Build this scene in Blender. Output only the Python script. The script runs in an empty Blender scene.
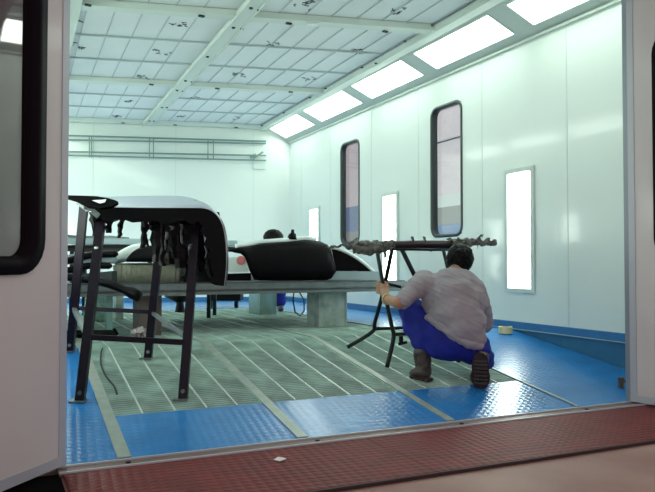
import bpy, bmesh, math, random
from mathutils import Vector, Matrix, noise
random.seed(7)
C = bpy.context.scene.collection
V = Vector
# ------------------------------------------------------------------ camera
FOC = 712.0; CAMZ = 0.6; PITCH = math.atan(19 / FOC)
cam_d = bpy.data.cameras.new('camera'); cam_d.sensor_width = 36; cam_d.lens = FOC / 655 * 36
cam_d.clip_start = 0.05
cam = bpy.data.objects.new('camera', cam_d); C.objects.link(cam)
cam.location = (0, 0, CAMZ); cam.rotation_euler = (math.pi / 2 + PITCH, 0, 0)
S = bpy.context.scene; S.camera = cam
S.view_settings.view_transform = 'Standard'; S.view_settings.look = 'None'
S.view_settings.gamma = 1; S.view_settings.use_curve_mapping = False
S.view_settings.exposure = 0.42

def ray(px, py):
    u = (px - 327.5) / FOC; v = (246 - py) / FOC
    return V((u, math.cos(PITCH) - v * math.sin(PITCH), math.sin(PITCH) + v * math.cos(PITCH)))
def plane(px, py, n, d0):
    r = ray(px, py); k = (d0 - n[2] * CAMZ) / n.dot(r)
    return V((0, 0, CAMZ)) + r * k
def Z(px, py, z): return plane(px, py, V((0, 0, 1)), z)       # point of a level plane
def P(px, py, d): return plane(px, py, V((0, 1, 0)), d)       # point at a given distance

# ------------------------------------------------------------------ plan of the booth
TO = V((-0.122, 3.714, 0)); TS = V((0.9033, 0.429, 0)).normalized(); TN = V((-TS.y, TS.x, 0))   # door line, inward normal
WD = V((-0.4115, 0.9114, 0)).normalized()                     # along the side walls
RN = V((-WD.y, WD.x, 0))                                      # from right wall into the booth
RO = V((4.821, 0, 0))
def T(s, t=0, z=0): return TO + TS * s + TN * t + V((0, 0, z))
def R(a, z=0, n=0): return RO + WD * a + RN * n + V((0, 0, z))
def BC(c, b, z=0):
    c = c + .02 * (b - 6) if CEIL else c
    d = (b + .2133 * c) / 1.0963
    return V((c - .4515 * d, d, z))
RAMPC = V((-.97, 5.55, 0))
RL = (RAMPC - TO).dot(TN)                                     # ramp length
CEIL = False
def rampz(t): return min(0.0, -0.3 + 0.3 * t / RL)
def K(s, t, dz=0):                                            # floor strip coordinates: along the walls, ramp below t=RL
    k = WD / WD.dot(TN)
    p = TO + TS * s + k * t
    p.z = rampz(t) + dz
    return p

# ------------------------------------------------------------------ materials
def lin(c):
    return tuple(((x / 255) / 12.92 if x / 255 <= .04045 else ((x / 255 + .055) / 1.055) ** 2.4) for x in c) + (1,)
def mat(name, rgb, rough=.5, metal=0, var=0, vscale=8, bump=0, bscale=40, coat=0, kind='noise', alpha=None, spec=.5, rgb2=None):
    m = bpy.data.materials.new(name); m.use_nodes = True
    nt = m.node_tree; b = nt.nodes['Principled BSDF']
    b.inputs['Base Color'].default_value = lin(rgb); b.inputs['Roughness'].default_value = rough
    b.inputs['Metallic'].default_value = metal; b.inputs['Coat Weight'].default_value = coat
    b.inputs['Coat Roughness'].default_value = .08; b.inputs['Specular IOR Level'].default_value = spec
    tc = nt.nodes.new('ShaderNodeTexCoord')
    if var or rgb2:
        n = nt.nodes.new('ShaderNodeTexNoise'); n.inputs['Scale'].default_value = vscale; n.inputs['Detail'].default_value = 6
        nt.links.new(tc.outputs['Object'], n.inputs['Vector'])
        cr = nt.nodes.new('ShaderNodeValToRGB'); cr.color_ramp.elements[0].position = .35; cr.color_ramp.elements[1].position = .68
        c1 = lin(rgb); k = 1 - var
        cr.color_ramp.elements[0].color = lin(rgb2) if rgb2 else (c1[0] * k, c1[1] * k, c1[2] * k, 1)
        cr.color_ramp.elements[1].color = c1
        nt.links.new(n.outputs['Fac'], cr.inputs['Fac']); nt.links.new(cr.outputs['Color'], b.inputs['Base Color'])
    if bump:
        if kind == 'noise':
            t = nt.nodes.new('ShaderNodeTexNoise'); t.inputs['Scale'].default_value = bscale; t.inputs['Detail'].default_value = 4
            nt.links.new(tc.outputs['Object'], t.inputs['Vector']); h = t.outputs['Fac']
        else:                                                  # raised tread lozenges of checker plate
            mp = nt.nodes.new('ShaderNodeMapping'); mp.inputs['Rotation'].default_value = (0, 0, math.radians(70))
            mp.inputs['Scale'].default_value = (bscale, bscale, bscale)
            nt.links.new(tc.outputs['Object'], mp.inputs['Vector'])
            sx = nt.nodes.new('ShaderNodeSeparateXYZ'); nt.links.new(mp.outputs[0], sx.inputs[0])
            def M(op, a, bb=None):
                q = nt.nodes.new('ShaderNodeMath'); q.operation = op
                for i, x in enumerate((a, bb)):
                    if x is None: continue
                    if isinstance(x, (int, float)): q.inputs[i].default_value = x
                    else: nt.links.new(x, q.inputs[i])
                return q.outputs[0]
            a1 = M('SINE', M('MULTIPLY', sx.outputs[0], 6.283)); a2 = M('SINE', M('MULTIPLY', sx.outputs[1], 6.283))
            h = M('MULTIPLY', a1, a2); h = M('POWER', M('ABSOLUTE', h), 1.5)
        bp = nt.nodes.new('ShaderNodeBump'); bp.inputs['Strength'].default_value = bump; bp.inputs['Distance'].default_value = .01
        nt.links.new(h, bp.inputs['Height']); nt.links.new(bp.outputs[0], b.inputs['Normal'])
    return m
def emit(name, rgb, st):
    m = bpy.data.materials.new(name); m.use_nodes = True; nt = m.node_tree
    nt.nodes.remove(nt.nodes['Principled BSDF']); e = nt.nodes.new('ShaderNodeEmission')
    e.inputs[0].default_value = lin(rgb); e.inputs[1].default_value = st
    nt.links.new(e.outputs[0], nt.nodes['Material Output'].inputs[0]); return m
def glass(name, tint, rough=.02, ior=1.5):
    m = bpy.data.materials.new(name); m.use_nodes = True; nt = m.node_tree
    nt.nodes.remove(nt.nodes['Principled BSDF'])
    t = nt.nodes.new('ShaderNodeBsdfTransparent'); t.inputs[0].default_value = lin(tint)
    g = nt.nodes.new('ShaderNodeBsdfGlossy'); g.inputs['Roughness'].default_value = rough
    f = nt.nodes.new('ShaderNodeFresnel'); ge = nt.nodes.new('ShaderNodeNewGeometry')
    ma = nt.nodes.new('ShaderNodeMath'); ma.operation = 'MULTIPLY_ADD'; ma.inputs[1].default_value = 1 / ior - ior; ma.inputs[2].default_value = ior
    nt.links.new(ge.outputs['Backfacing'], ma.inputs[0]); nt.links.new(ma.outputs[0], f.inputs[0])
    x = nt.nodes.new('ShaderNodeMixShader')
    nt.links.new(f.outputs[0], x.inputs[0]); nt.links.new(t.outputs[0], x.inputs[1]); nt.links.new(g.outputs[0], x.inputs[2])
    nt.links.new(x.outputs[0], nt.nodes['Material Output'].inputs[0]); return m

M = dict(
    wall=mat('white lacquered wall panel', (232, 239, 233), .24, var=.03, vscale=.8, coat=.5),
    joint=mat('panel joint', (205, 216, 210), .4),
    ceil=mat('filter cloth', (232, 238, 238), .9, var=.05, vscale=2, bump=.1, bscale=30),
    frame=mat('pale painted ceiling steel', (216, 226, 218), .45),
    thinbar=mat('filter edge bar', (188, 200, 202), .5),
    mark=mat('printed grey mark', (70, 80, 90), .7),
    bolt=mat('black bolt', (22, 24, 28), .4),
    lamp_frame=mat('lamp frame steel', (204, 214, 208), .4),
    lamp=emit('lamp tubes behind diffuser', (236, 255, 242), 6.6),
    lampw=emit('upright lamp tubes behind diffuser', (238, 255, 244), 10),
    blue=mat('blue floor paint', (34, 124, 196), .27, var=.18, vscale=5, bump=.16, bscale=11, kind='tread', coat=.15),
    skirt=mat('blue skirting paint', (52, 118, 172), .45, var=.12),
    sidewall=mat('blue painted ramp side', (48, 112, 150), .5, var=.15),
    grate=mat('galvanised grate slats', (186, 218, 206), .55, var=.4, vscale=6),
    gratebar=mat('pale grate bars', (196, 210, 202), .4, metal=.2),
    strip=mat('aluminium joining strip', (168, 178, 168), .38, metal=.3, var=.2, vscale=14),
    pit=mat('filter mat below the grates', (128, 158, 142), .9, var=.5, vscale=9),
    red=mat('dark red checker plate', (116, 32, 30), .55, var=.3, vscale=9, bump=.45, bscale=11, kind='tread', spec=.25),
    redlip=mat('plate lip', (52, 26, 26), .6),
    ground=mat('hall concrete', (164, 132, 120), .6, rgb2=(140, 100, 92), vscale=1.7, bump=.05),
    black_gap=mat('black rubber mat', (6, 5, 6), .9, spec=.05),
    alu=mat('grey aluminium profile', (186, 188, 196), .4, metal=.15),
    sill=mat('brown metal sill', (120, 98, 88), .45, metal=.3),
    door=mat('off white door panel', (214, 206, 205), .38, var=.03, vscale=2, coat=.15),
    gasket=mat('black rubber gasket', (18, 8, 16), .45, spec=.06),
    dgasket=mat('dark grey window gasket', (44, 56, 58), .35),
    pane=glass('clear window pane', (250, 251, 252)),
    dpane=glass('smoked door pane', (222, 214, 216), ior=2.1),
    hall=mat('pinkish hall wall', (232, 222, 228), .7, var=.05),
    halblue=mat('blue hall dado', (120, 144, 184), .6),
    halgrey=mat('grey hall dado', (160, 164, 160), .6),
    steel_purple=mat('purple brown painted steel', (26, 14, 30), .4, var=.4, vscale=12, spec=.25),
    steel_pale=mat('worn grey steel', (128, 136, 134), .45, metal=.5, var=.3, vscale=30),
    steel_black=mat('black painted steel', (18, 24, 26), .4, spec=.25),
    galv=mat('galvanised sheet', (176, 188, 180), .4, metal=.3, rgb2=(130, 146, 138), vscale=9, bump=.1, bscale=12),
    galvblue=mat('galvanised sheet with overspray', (128, 160, 170), .4, metal=.4, rgb2=(112, 136, 118), vscale=7),
    brownbox=mat('brownish painted sheet', (104, 90, 84), .6, var=.25, vscale=6),
    tabledeck=mat('dark grey bench deck', (70, 78, 80), .5, var=.3, vscale=8),
    beam=mat('grey bench beam', (118, 128, 128), .4, metal=.4, var=.25, vscale=10),
    blackpl=mat('black plastic', (9, 7, 10), .42, bump=.2, bscale=18, spec=.12),
    blackmat=mat('matt black plastic', (6, 5, 7), .7, spec=.02),
    jamb=mat('grey door post', (150, 154, 162), .4, metal=.15),
    blackfl=mat('dark hanging film', (12, 9, 11), .45, spec=.2, rgb2=(28, 23, 22), vscale=22, bump=.4, bscale=50),
    silverfl=mat('silver film strip', (150, 148, 156), .3, metal=.3),
    lav=mat('pale lavender primed skin', (184, 194, 208), .3, coat=.3),
    white=mat('white paint', (222, 232, 230), .35, coat=.3),
    paleblue=mat('pale blue primer', (166, 190, 196), .4, var=.08),
    beige=mat('beige grey foam', (134, 136, 120), .85, var=.15, vscale=20, bump=.3, bscale=60),
    greybag=mat('grey masking paper', (128, 132, 124), .7, rgb2=(70, 66, 62), vscale=28, bump=.8, bscale=45),
    trimdark=mat('dark maroon trim', (42, 24, 28), .4, spec=.25, rgb2=(30, 22, 26), vscale=20),
    redsp=mat('red spot', (214, 120, 118), .6),
    teal=mat('teal overspray post', (112, 150, 142), .5, var=.2),
    green=mat('green overspray film', (74, 118, 84), .6, rgb2=(150, 178, 170), vscale=18),
    foil=mat('crumpled foil', (214, 206, 208), .3, metal=.5, rgb2=(120, 100, 100), vscale=35, bump=1, bscale=60),
    skin=mat('skin', (180, 134, 106), .5, var=.1, vscale=30),
    hair=mat('black hair', (8, 6, 8), .5, spec=.15, bump=.2, bscale=90),
    shirt=mat('grey shirt cloth', (164, 156, 162), .85, var=.08, vscale=9, bump=.7, bscale=11),
    navy=mat('royal blue trouser cloth', (18, 34, 152), .8, var=.3, vscale=8, bump=.45, bscale=16),
    boot=mat('dark leather boot', (44, 38, 38), .5, rgb2=(70, 58, 54), vscale=30),
    sole=mat('brown tread sole', (62, 42, 40), .7, rgb2=(26, 20, 22), vscale=50, bump=.8, bscale=60),
    band=mat('pale yellow band', (222, 206, 150), .5),
    tape=mat('cream masking tape', (226, 214, 160), .6), core=mat('cardboard core', (176, 150, 110), .8),
    paper=mat('white paper scrap', (225, 222, 218), .7),
    cable=mat('black cable', (28, 34, 36), .5), stop=mat('rusty brown stop', (86, 66, 52), .6),
    eye=mat('eye', (230, 230, 225), .3), pipe=mat('grey green wall rail', (128, 152, 146), .45, metal=.2),
    glow=mat('white fitting', (240, 246, 244), .4),
)

# ------------------------------------------------------------------ mesh helpers
def obj(name, bm, m=None, parent=None, smooth=False, mats=None):
    bmesh.ops.recalc_face_normals(bm, faces=bm.faces)
    me = bpy.data.meshes.new(name); bm.to_mesh(me); bm.free()
    for x in (mats or [m]): me.materials.append(x)
    if smooth:
        for p in me.polygons: p.use_smooth = True
    o = bpy.data.objects.new(name, me); C.objects.link(o)
    if parent is not None:
        o.parent = parent; o.matrix_parent_inverse = parent_inv(parent)
    return o
def parent_inv(p):
    mw = Matrix.Identity(4); q = p; chain = []
    while q is not None: chain.append(q); q = q.parent
    for q in reversed(chain): mw = mw @ q.matrix_parent_inverse @ Matrix.LocRotScale(q.location, q.rotation_euler, q.scale)
    return mw.inverted()
def thing(name, label, cat, loc, group=None):
    o = bpy.data.objects.new(name, None); C.objects.link(o); o.location = loc; o.empty_display_size = .1
    o['label'] = label; o['category'] = cat
    if group: o['group'] = group
    return o
def tag(o, label, cat, group=None, kind=None):
    o['label'] = label; o['category'] = cat
    if group: o['group'] = group
    if kind: o['kind'] = kind
    return o
def st(o): o['kind'] = 'structure'; return o
def B(): return bmesh.new()
def hexa(bm, b4, t4):
    vs = [bm.verts.new(p) for p in list(b4) + list(t4)]
    for f in ((3, 2, 1, 0), (4, 5, 6, 7), (0, 1, 5, 4), (1, 2, 6, 5), (2, 3, 7, 6), (3, 0, 4, 7)):
        bm.faces.new([vs[i] for i in f])
    return bm
def slab(bm, pts, th):                                        # polygon extruded downward by th
    up = [bm.verts.new(p) for p in pts]; dn = [bm.verts.new(V(p) - V((0, 0, th))) for p in pts]
    bm.faces.new(up); bm.faces.new(list(reversed(dn))); n = len(pts)
    for i in range(n): bm.faces.new([up[i], dn[i], dn[(i + 1) % n], up[(i + 1) % n]])
    return bm
def bar(bm, a, b, w, h, up=V((0, 0, 1))):                     # rectangular bar between two points
    a = V(a); b = V(b); d = (b - a).normalized(); s = d.cross(up)
    if s.length < 1e-4: s = d.cross(V((1, 0, 0)))
    s = s.normalized() * w / 2; u = s.cross(d).normalized() * h / 2
    return hexa(bm, [a - s - u, a + s - u, a + s + u, a - s + u], [b - s - u, b + s - u, b + s + u, b - s + u])
def tube(bm, pts, r, seg=8, r2=None, caps=True):
    pts = [V(p) for p in pts]; n = len(pts); rings = []; ref = None
    for i, p in enumerate(pts):
        d = (pts[min(i + 1, n - 1)] - pts[max(i - 1, 0)]).normalized()
        if ref is None: ref = d.cross(V((0, 0, 1))); ref = d.cross(V((1, 0, 0))) if ref.length < .1 else ref
        ref = (ref - d * ref.dot(d)).normalized(); w = d.cross(ref)
        rr = r[i] if isinstance(r, (list, tuple)) else (r if r2 is None else r + (r2 - r) * i / (n - 1))
        rings.append([bm.verts.new(p + ref * math.cos(2 * math.pi * k / seg) * rr + w * math.sin(2 * math.pi * k / seg) * rr) for k in range(seg)])
    for a, b in zip(rings, rings[1:]):
        for k in range(seg): bm.faces.new([a[k], a[(k + 1) % seg], b[(k + 1) % seg], b[k]])
    if caps: bm.faces.new(list(reversed(rings[0]))); bm.faces.new(rings[-1])
    return bm
def curve(pts, n=8):                                          # Catmull-Rom
    pts = [V(p) for p in pts]; q = [pts[0]] + pts + [pts[-1]]; out = []
    for i in range(1, len(q) - 2):
        for k in range(n):
            t = k / n; a, b, c, d = q[i - 1], q[i], q[i + 1], q[i + 2]
            out.append(.5 * ((2 * b) + (c - a) * t + (2 * a - 5 * b + 4 * c - d) * t * t + (3 * b - a - 3 * c + d) * t ** 3))
    out.append(pts[-1]); return out
def cyl(bm, a, b, r, seg=16): return tube(bm, [a, b], r, seg)
def rrect(w, h, r, n=6):
    pts = []
    for cx, cy, a0 in ((w / 2 - r, h / 2 - r, 0), (-w / 2 + r, h / 2 - r, 90), (-w / 2 + r, -h / 2 + r, 180), (w / 2 - r, -h / 2 + r, 270)):
        for k in range(n + 1):
            a = math.radians(a0 + 90 * k / n); pts.append((cx + r * math.cos(a), cy + r * math.sin(a)))
    return pts
def ring(fr, cx, cz, w, h, r, inset, n0, n1):                 # rounded ring; fr(u, z, n) -> point
    bm = B(); o = rrect(w, h, r); i = rrect(w - 2 * inset, h - 2 * inset, max(r - inset, .01)); N = len(o)
    L = [[bm.verts.new(fr(cx + x, cz + y, n)) for x, y in pl] for pl, n in ((o, n0), (o, n1), (i, n1), (i, n0))]
    for k in range(N):
        for a in range(4): bm.faces.new([L[a][k], L[a][(k + 1) % N], L[(a + 1) % 4][(k + 1) % N], L[(a + 1) % 4][k]])
    return bm
def disc(fr, cx, cz, w, h, r, n0, n1):
    bm = B(); o = rrect(w, h, r)
    a = [bm.verts.new(fr(cx + x, cz + y, n0)) for x, y in o]; b = [bm.verts.new(fr(cx + x, cz + y, n1)) for x, y in o]
    bm.faces.new(a); bm.faces.new(list(reversed(b))); N = len(o)
    for k in range(N): bm.faces.new([a[k], b[k], b[(k + 1) % N], a[(k + 1) % N]])
    return bm
def wall_holes(fr, u0, u1, z0, z1, holes, n0, n1):            # solid wall with rectangular openings
    bm = B(); us = sorted({u0, u1} | {h[0] for h in holes} | {h[1] for h in holes})
    for a, b in zip(us, us[1:]):
        hs = sorted([h for h in holes if h[0] <= a + 1e-6 and h[1] >= b - 1e-6], key=lambda h: h[2]); z = z0
        for seg in [(h[2], h[3]) for h in hs] + [(z1, z1)]:
            if seg[0] > z + 1e-6:
                hexa(bm, [fr(a, z, n0), fr(b, z, n0), fr(b, z, n1), fr(a, z, n1)], [fr(a, seg[0], n0), fr(b, seg[0], n0), fr(b, seg[0], n1), fr(a, seg[0], n1)])
            z = seg[1]
    return bm
def fbox(bm, fr, u0, u1, z0, z1, n0, n1):
    return hexa(bm, [fr(u0, z0, n0), fr(u1, z0, n0), fr(u1, z0, n1), fr(u0, z0, n1)], [fr(u0, z1, n0), fr(u1, z1, n0), fr(u1, z1, n1), fr(u0, z1, n1)])
def poly_thick(bm, pts, off, ):                               # closed outline extruded by a vector
    a = [bm.verts.new(p) for p in pts]; b = [bm.verts.new(V(p) + off) for p in pts]; N = len(pts)
    bm.faces.new(a); bm.faces.new(list(reversed(b)))
    for k in range(N): bm.faces.new([a[k], b[k], b[(k + 1) % N], a[(k + 1) % N]])
    return bm

# organic bodies: tapered capsules and ellipsoids fused by voxel remeshing
def cap(bm, a, b, ra, rb, seg=14):
    a = V(a); b = V(b); d = (b - a); L = d.length; d = d / L if L > 1e-6 else V((0, 0, 1))
    pts = []; rs = []
    for k in (80, 60, 35, 12): t = math.radians(k); pts.append(a - d * ra * math.sin(t)); rs.append(ra * math.cos(t))
    for k in range(5): pts.append(a.lerp(b, k / 4)); rs.append(ra + (rb - ra) * k / 4)
    for k in (12, 35, 60, 80): t = math.radians(k); pts.append(b + d * rb * math.sin(t)); rs.append(rb * math.cos(t))
    return tube(bm, pts, rs, seg)
def ell(bm, c, rad, rot=(0, 0, 0), dirv=None):
    from mathutils import Euler
    Rm = Euler([math.radians(x) for x in rot]).to_matrix().to_4x4()
    if dirv is not None: Rm = V(dirv).to_track_quat('Z', 'Y').to_matrix().to_4x4()
    bmesh.ops.create_uvsphere(bm, u_segments=20, v_segments=14, radius=1, matrix=Matrix.Translation(c) @ Rm @ Matrix.Diagonal((*rad, 1)))
    return bm
def chain(bm, pts, rs):
    for i in range(len(pts) - 1): cap(bm, pts[i], pts[i + 1], rs[i], rs[i + 1])
def blob(name, bm, m, parent=None, voxel=.012, sm=6, disp=0, dscale=.08, cutf=None):
    o = obj(name + '_tmp', bm, m)
    md = o.modifiers.new('r', 'REMESH'); md.mode = 'VOXEL'; md.voxel_size = voxel
    if sm: s = o.modifiers.new('s', 'SMOOTH'); s.factor = .5; s.iterations = sm
    dg = bpy.context.evaluated_depsgraph_get(); me = bpy.data.meshes.new_from_object(o.evaluated_get(dg)); 
    bpy.data.objects.remove(o)
    for v in me.vertices:
        if disp:
            q = v.co / dscale; v.co += V(noise.noise_vector(q)) * disp
    me.materials.clear(); me.materials.append(m)
    for p in me.polygons: p.use_smooth = True
    me.name = name
    r = bpy.data.objects.new(name, me); C.objects.link(r)
    if parent is not None: r.parent = parent; r.matrix_parent_inverse = parent_inv(parent)
    return r

# ================================================================== SETTING
# --- ground outside
bm = B(); slab(bm, [(-6, -4, -.32), (9, -4, -.32), (9, 9, -.32), (4.2, 9, -.32), T(3.1, .05, -.32), T(-1.45, .05, -.32), (-6, 3, -.32)], .1)
st(obj('floor', bm, M['ground']))
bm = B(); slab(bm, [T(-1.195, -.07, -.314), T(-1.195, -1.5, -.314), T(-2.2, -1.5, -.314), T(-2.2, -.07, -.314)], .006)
o = obj('rubber_mat', bm, M['black_gap']); tag(o, 'black rubber mat in the dark corner under the left door', 'mat')  # near-black sheet that paints in the shade on the ground under the door
# --- pit floor under grates
bm = B()
def quad(bm, a, b, c, d): bm.faces.new([bm.verts.new(p) for p in (a, b, c, d)])
slab(bm, [K(-.9, -.02, -.10), K(1.9, -.02, -.10), K(1.9, RL, -.10), K(-.9, RL, -.10)], .02)
slab(bm, [K(-.9, RL, -.10), K(1.9, RL, -.10), K(1.9, 7.0, -.10), K(-.9, 7.0, -.10)], .02)
st(obj('floor', bm, M['pit']))
# --- blue floor areas (checker plate)
SA, SB, SCc, SD = -.905, 0.0, .93, 1.895
TE = RL * (.3 - .215) / .3
TB = 6.05                                                     # where the grates stop towards the back wall
def plate(s0, s1, t0, t1, th=.02, m='blue', s0b=None, s1b=None):
    bm = B()
    a = [K(s0, t0), K(s1, t0), K(s1 if s1b is None else s1b, t1), K(s0 if s0b is None else s0b, t1)]
    slab(bm, a, th); return st(obj('floor', bm, M[m]))
def sR(t):                                                    # s at right wall
    p0 = K(0, t); p0.z = 0; k = (RO - p0); return k.dot(RN) / TS.dot(RN)
def sL(t): return sR(t) - 4.45 / abs(TS.dot(RN))
for (a, b) in ((SA, SB), (SB, SCc), (SCc, SD)): plate(a + .002, b - .002, .0, TE)
plate(sL(0), SA, 0, RL); plate(SD, sR(0), 0, RL)
plate(sL(RL), SA, RL, 9.6); plate(SD, sR(RL), RL, 9.6)
plate(SA, SD, TB, 9.6)
# --- grates
def grate(s0, s1, t0, t1, pitch, label, grp='floor grates in rows'):
    c = K((s0 + s1) / 2, (t0 + t1) / 2)
    g = thing('floor_grate', label, 'floor grate', c, grp)
    n = int((t1 - t0) / pitch); bm = B()
    for i in range(n + 1):
        t = t0 + .012 + (t1 - t0 - .024) * i / n
        bar(bm, K(s0 + .03, t, -.014), K(s1 - .03, t, -.014), .012, .022)
    obj('slats', bm, M['grate'], g)
    for k in range(1, 5):
        s = s0 + (s1 - s0) * k / 5; bm = B(); bar(bm, K(s, t0 + .004, -.006), K(s, t1 - .004, -.006), .011, .014); obj('bearing_bar', bm, M['gratebar'], g)
    bm = B()
    for t in (t0 + .006, t1 - .006): bar(bm, K(s0 + .03, t, -.016), K(s1 - .03, t, -.016), .008, .03)
    for s in (s0 + .03, s1 - .03): bar(bm, K(s, t0 + .003, -.016), K(s, t1 - .003, -.016), .008, .03)
    obj('frame', bm, M['grate'], g)
cols = [('left', SA, SB), ('middle', SB, SCc), ('right', SCc, SD)]
for nm, a, b in cols:
    grate(a, b, TE + .004, RL - .004, .034, f'green grey floor grate on the ramp, {nm} column, behind a blue plate')
rows = [RL + .004, RL + 1.33, RL + 2.66, TB - .004]
names = ['just behind the ramp edge', 'under the long work bench', 'beyond the bench towards the back wall']
for r in range(3):
    for nm, a, b in cols:
        grate(a, b, rows[r] + .002, rows[r + 1] - .002, .045, f'grey floor grate on the level floor, {nm} column, {names[r]}')
# --- joining strips
for i, (s, w, nm) in enumerate(((SA, .062, 'leftmost, beside the left blue margin'), (SB, .06, 'second from left, between two grate columns'), (SCc, .05, 'third from left, running down to the kneeling worker'), (SD, .022, 'rightmost, thin, beside the right blue margin'))):
    bm = B()
    hexa(bm, [K(s - w / 2, .015, .001), K(s + w / 2, .015, .001), K(s + w / 2, RL, .001), K(s - w / 2, RL, .001)], [K(s - w / 2, .015, .006), K(s + w / 2, .015, .006), K(s + w / 2, RL, .006), K(s - w / 2, RL, .006)])
    hexa(bm, [K(s - w / 2, RL, .001), K(s + w / 2, RL, .001), K(s + w / 2, TB, .001), K(s - w / 2, TB, .001)], [K(s - w / 2, RL, .006), K(s + w / 2, RL, .006), K(s + w / 2, TB, .006), K(s - w / 2, TB, .006)])
    tag(obj('floor_strip', bm, M['strip']), 'pale metal floor strip, ' + nm, 'floor strip', 'metal strips between the floor grates')
# --- sill, red plates
bm = B(); hexa(bm, [T(-1.2, -.12, -.315), T(2.40, -.12, -.315), T(2.40, -.001, -.315), T(-1.2, -.001, -.315)], [T(-1.2, -.12, -.302), T(2.40, -.12, -.302), T(2.40, -.001, -.302), T(-1.2, -.001, -.302)])
sl = st(obj('trim_1', bm, M['sill']))
for t in (-.115, -.012):
    bm = B(); bar(bm, T(-1.2, t, -.298), T(2.40, t, -.298), .014, .008); obj('sill_rail', bm, M['alu'], sl)
bm = B()
for s in (-.9, .05, .95, 1.9): cyl(bm, T(s, -.06, -.302), T(s, -.06, -.296), .012, 10)
obj('sill_screw', bm, M['bolt'], sl)
rb = [-1.185, .3, 1.78, 3.3]; rn = ['left plate', 'middle plate', 'right plate']
for i in range(3):
    bm = B(); a, b = rb[i] + .002, rb[i + 1] - .002
    slab(bm, [T(a, -.78, -.302), T(b, -.78, -.302), T(b, -.122, -.302), T(a, -.122, -.302)], .01)
    t_ = tag(obj('checker_plate', bm, M['red']), f'dark red checker plate in front of the booth door, {rn[i]}', 'floor plate', 'red checker plates along the threshold')
    bm = B(); slab(bm, [T(a, -.795, -.303), T(b, -.795, -.303), T(b, -.781, -.303), T(a, -.781, -.303)], .016); obj('lip', bm, M['redlip'], t_)

# --- right wall
WT = 2.695
def hole_of(cx, cz, w, h, e=.026): return (cx - w / 2 + e, cx + w / 2 - e, cz - h / 2 + e, cz + h / 2 - e)
A0, A1 = 5.36, 13.35
W1 = (10.95, 1.62, .61, 1.45); W2 = (8.55, 1.64, .62, 1.47)
LV = [(7.32, .42), (9.79, .42), (12.2, .42)]; LZ = (.925, 1.17)
holesR = [hole_of(*W1), hole_of(*W2)] + [(a - w / 2 + .03, a + w / 2 - .03, LZ[0] - LZ[1] / 2 + .03, LZ[0] + LZ[1] / 2 - .03) for a, w in LV]
frR = lambda u, z, n: R(u, z, n)
wr = st(obj('wall_right', wall_holes(frR, A0, A1, 0, WT, holesR, 0, -.06), M['wall']))
for a in [6.70, 7.9, 9.12, 10.3, 11.6, 12.75]:
    bm = B(); z1 = 2.66
    fbox(bm, frR, a - .004, a + .004, .075, z1, .0005, .002); obj('panel_joint', bm, M['joint'], wr)
bm = B(); fbox(bm, frR, A0, A1, .004, .068, .001, .022); st(obj('baseboard_right', bm, M['skirt']))
bm = B(); fbox(bm, frR, A0, A1, -.34, -.006, -.06, 0); st(obj('wall_right_base', bm, M['sidewall'])).name = 'baseboard_right'
bm = B(); fbox(bm, frR, A0, 8.2, -.005, .003, -.01, .026); st(obj('trim_2', bm, M['paleblue']))
def window(nm, fr, W, gm, pm, n0=-.05, n1=.02, inset=.055, r=.12):
    p = st(obj(nm, disc(fr, W[0], W[1], W[2] - inset * 1.2, W[3] - inset * 1.2, r - inset * .6, -.062, -.056) if inset < .05 else disc(fr, W[0], W[1], W[2], W[3], r, -.036, -.03), pm))
    obj('gasket', ring(fr, W[0], W[1], W[2], W[3], r, inset, n0, n1), gm, p, True)
    return p
window('window_1', frR, W1, M['dgasket'], M['pane'], -.07, .008, .032); window('window_2', frR, W2, M['dgasket'], M['pane'], -.07, .008, .032)
# --- wall lamps
def wall_lamp(fr, a, w, label, zc=LZ[0], h=LZ[1], grp='upright lamps set in the right wall', n=-.03):
    t = thing('wall_lamp', label, 'wall lamp', fr(a, zc - h / 2, 0), grp)
    bm = B()
    for q in ((a - w / 2, a - w / 2 + .045, zc - h / 2, zc + h / 2), (a + w / 2 - .045, a + w / 2, zc - h / 2, zc + h / 2), (a - w / 2 + .045, a + w / 2 - .045, zc + h / 2 - .04, zc + h / 2), (a - w / 2 + .045, a + w / 2 - .045, zc - h / 2, zc - h / 2 + .04)):
        fbox(bm, fr, *q, .001, .022)
    obj('frame', bm, M['lamp_frame'], t)
    bm = B(); fbox(bm, fr, a - w / 2 + .046, a + w / 2 - .046, zc - h / 2 + .041, zc + h / 2 - .041, n, n + .01); obj('diffuser', bm, M['lampw'], t)
wall_lamp(frR, *LV[0], 'tall upright wall lamp nearest the door, right of the kneeling worker')
wall_lamp(frR, *LV[1], 'upright wall lamp between the two rounded windows, above the small trestle')
wall_lamp(frR, *LV[2], 'upright wall lamp near the back corner, behind the black bumper')
# --- left wall (seen in reflections)
LO = RO + RN * 4.45
frL = lambda u, z, n: LO + WD * u - RN * n + V((0, 0, z))
wl = st(obj('wall_left', wall_holes(frL, 5.32, 14.2, -.34, WT, [], 0, -.06), M['wall']))
bm = B(); fbox(bm, frL, 5.4, 14.1, .004, .068, .001, .022); st(obj('baseboard_left', bm, M['skirt']))
for a in (6.6, 9.0, 11.4, 13.4): wall_lamp(frL, a, .42, 'upright lamp on the left wall, seen only as a reflection', grp='upright lamps on the left wall', n=.003)  # unseen row mirrors the right wall, with a lamp added to brighten the ceiling
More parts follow.
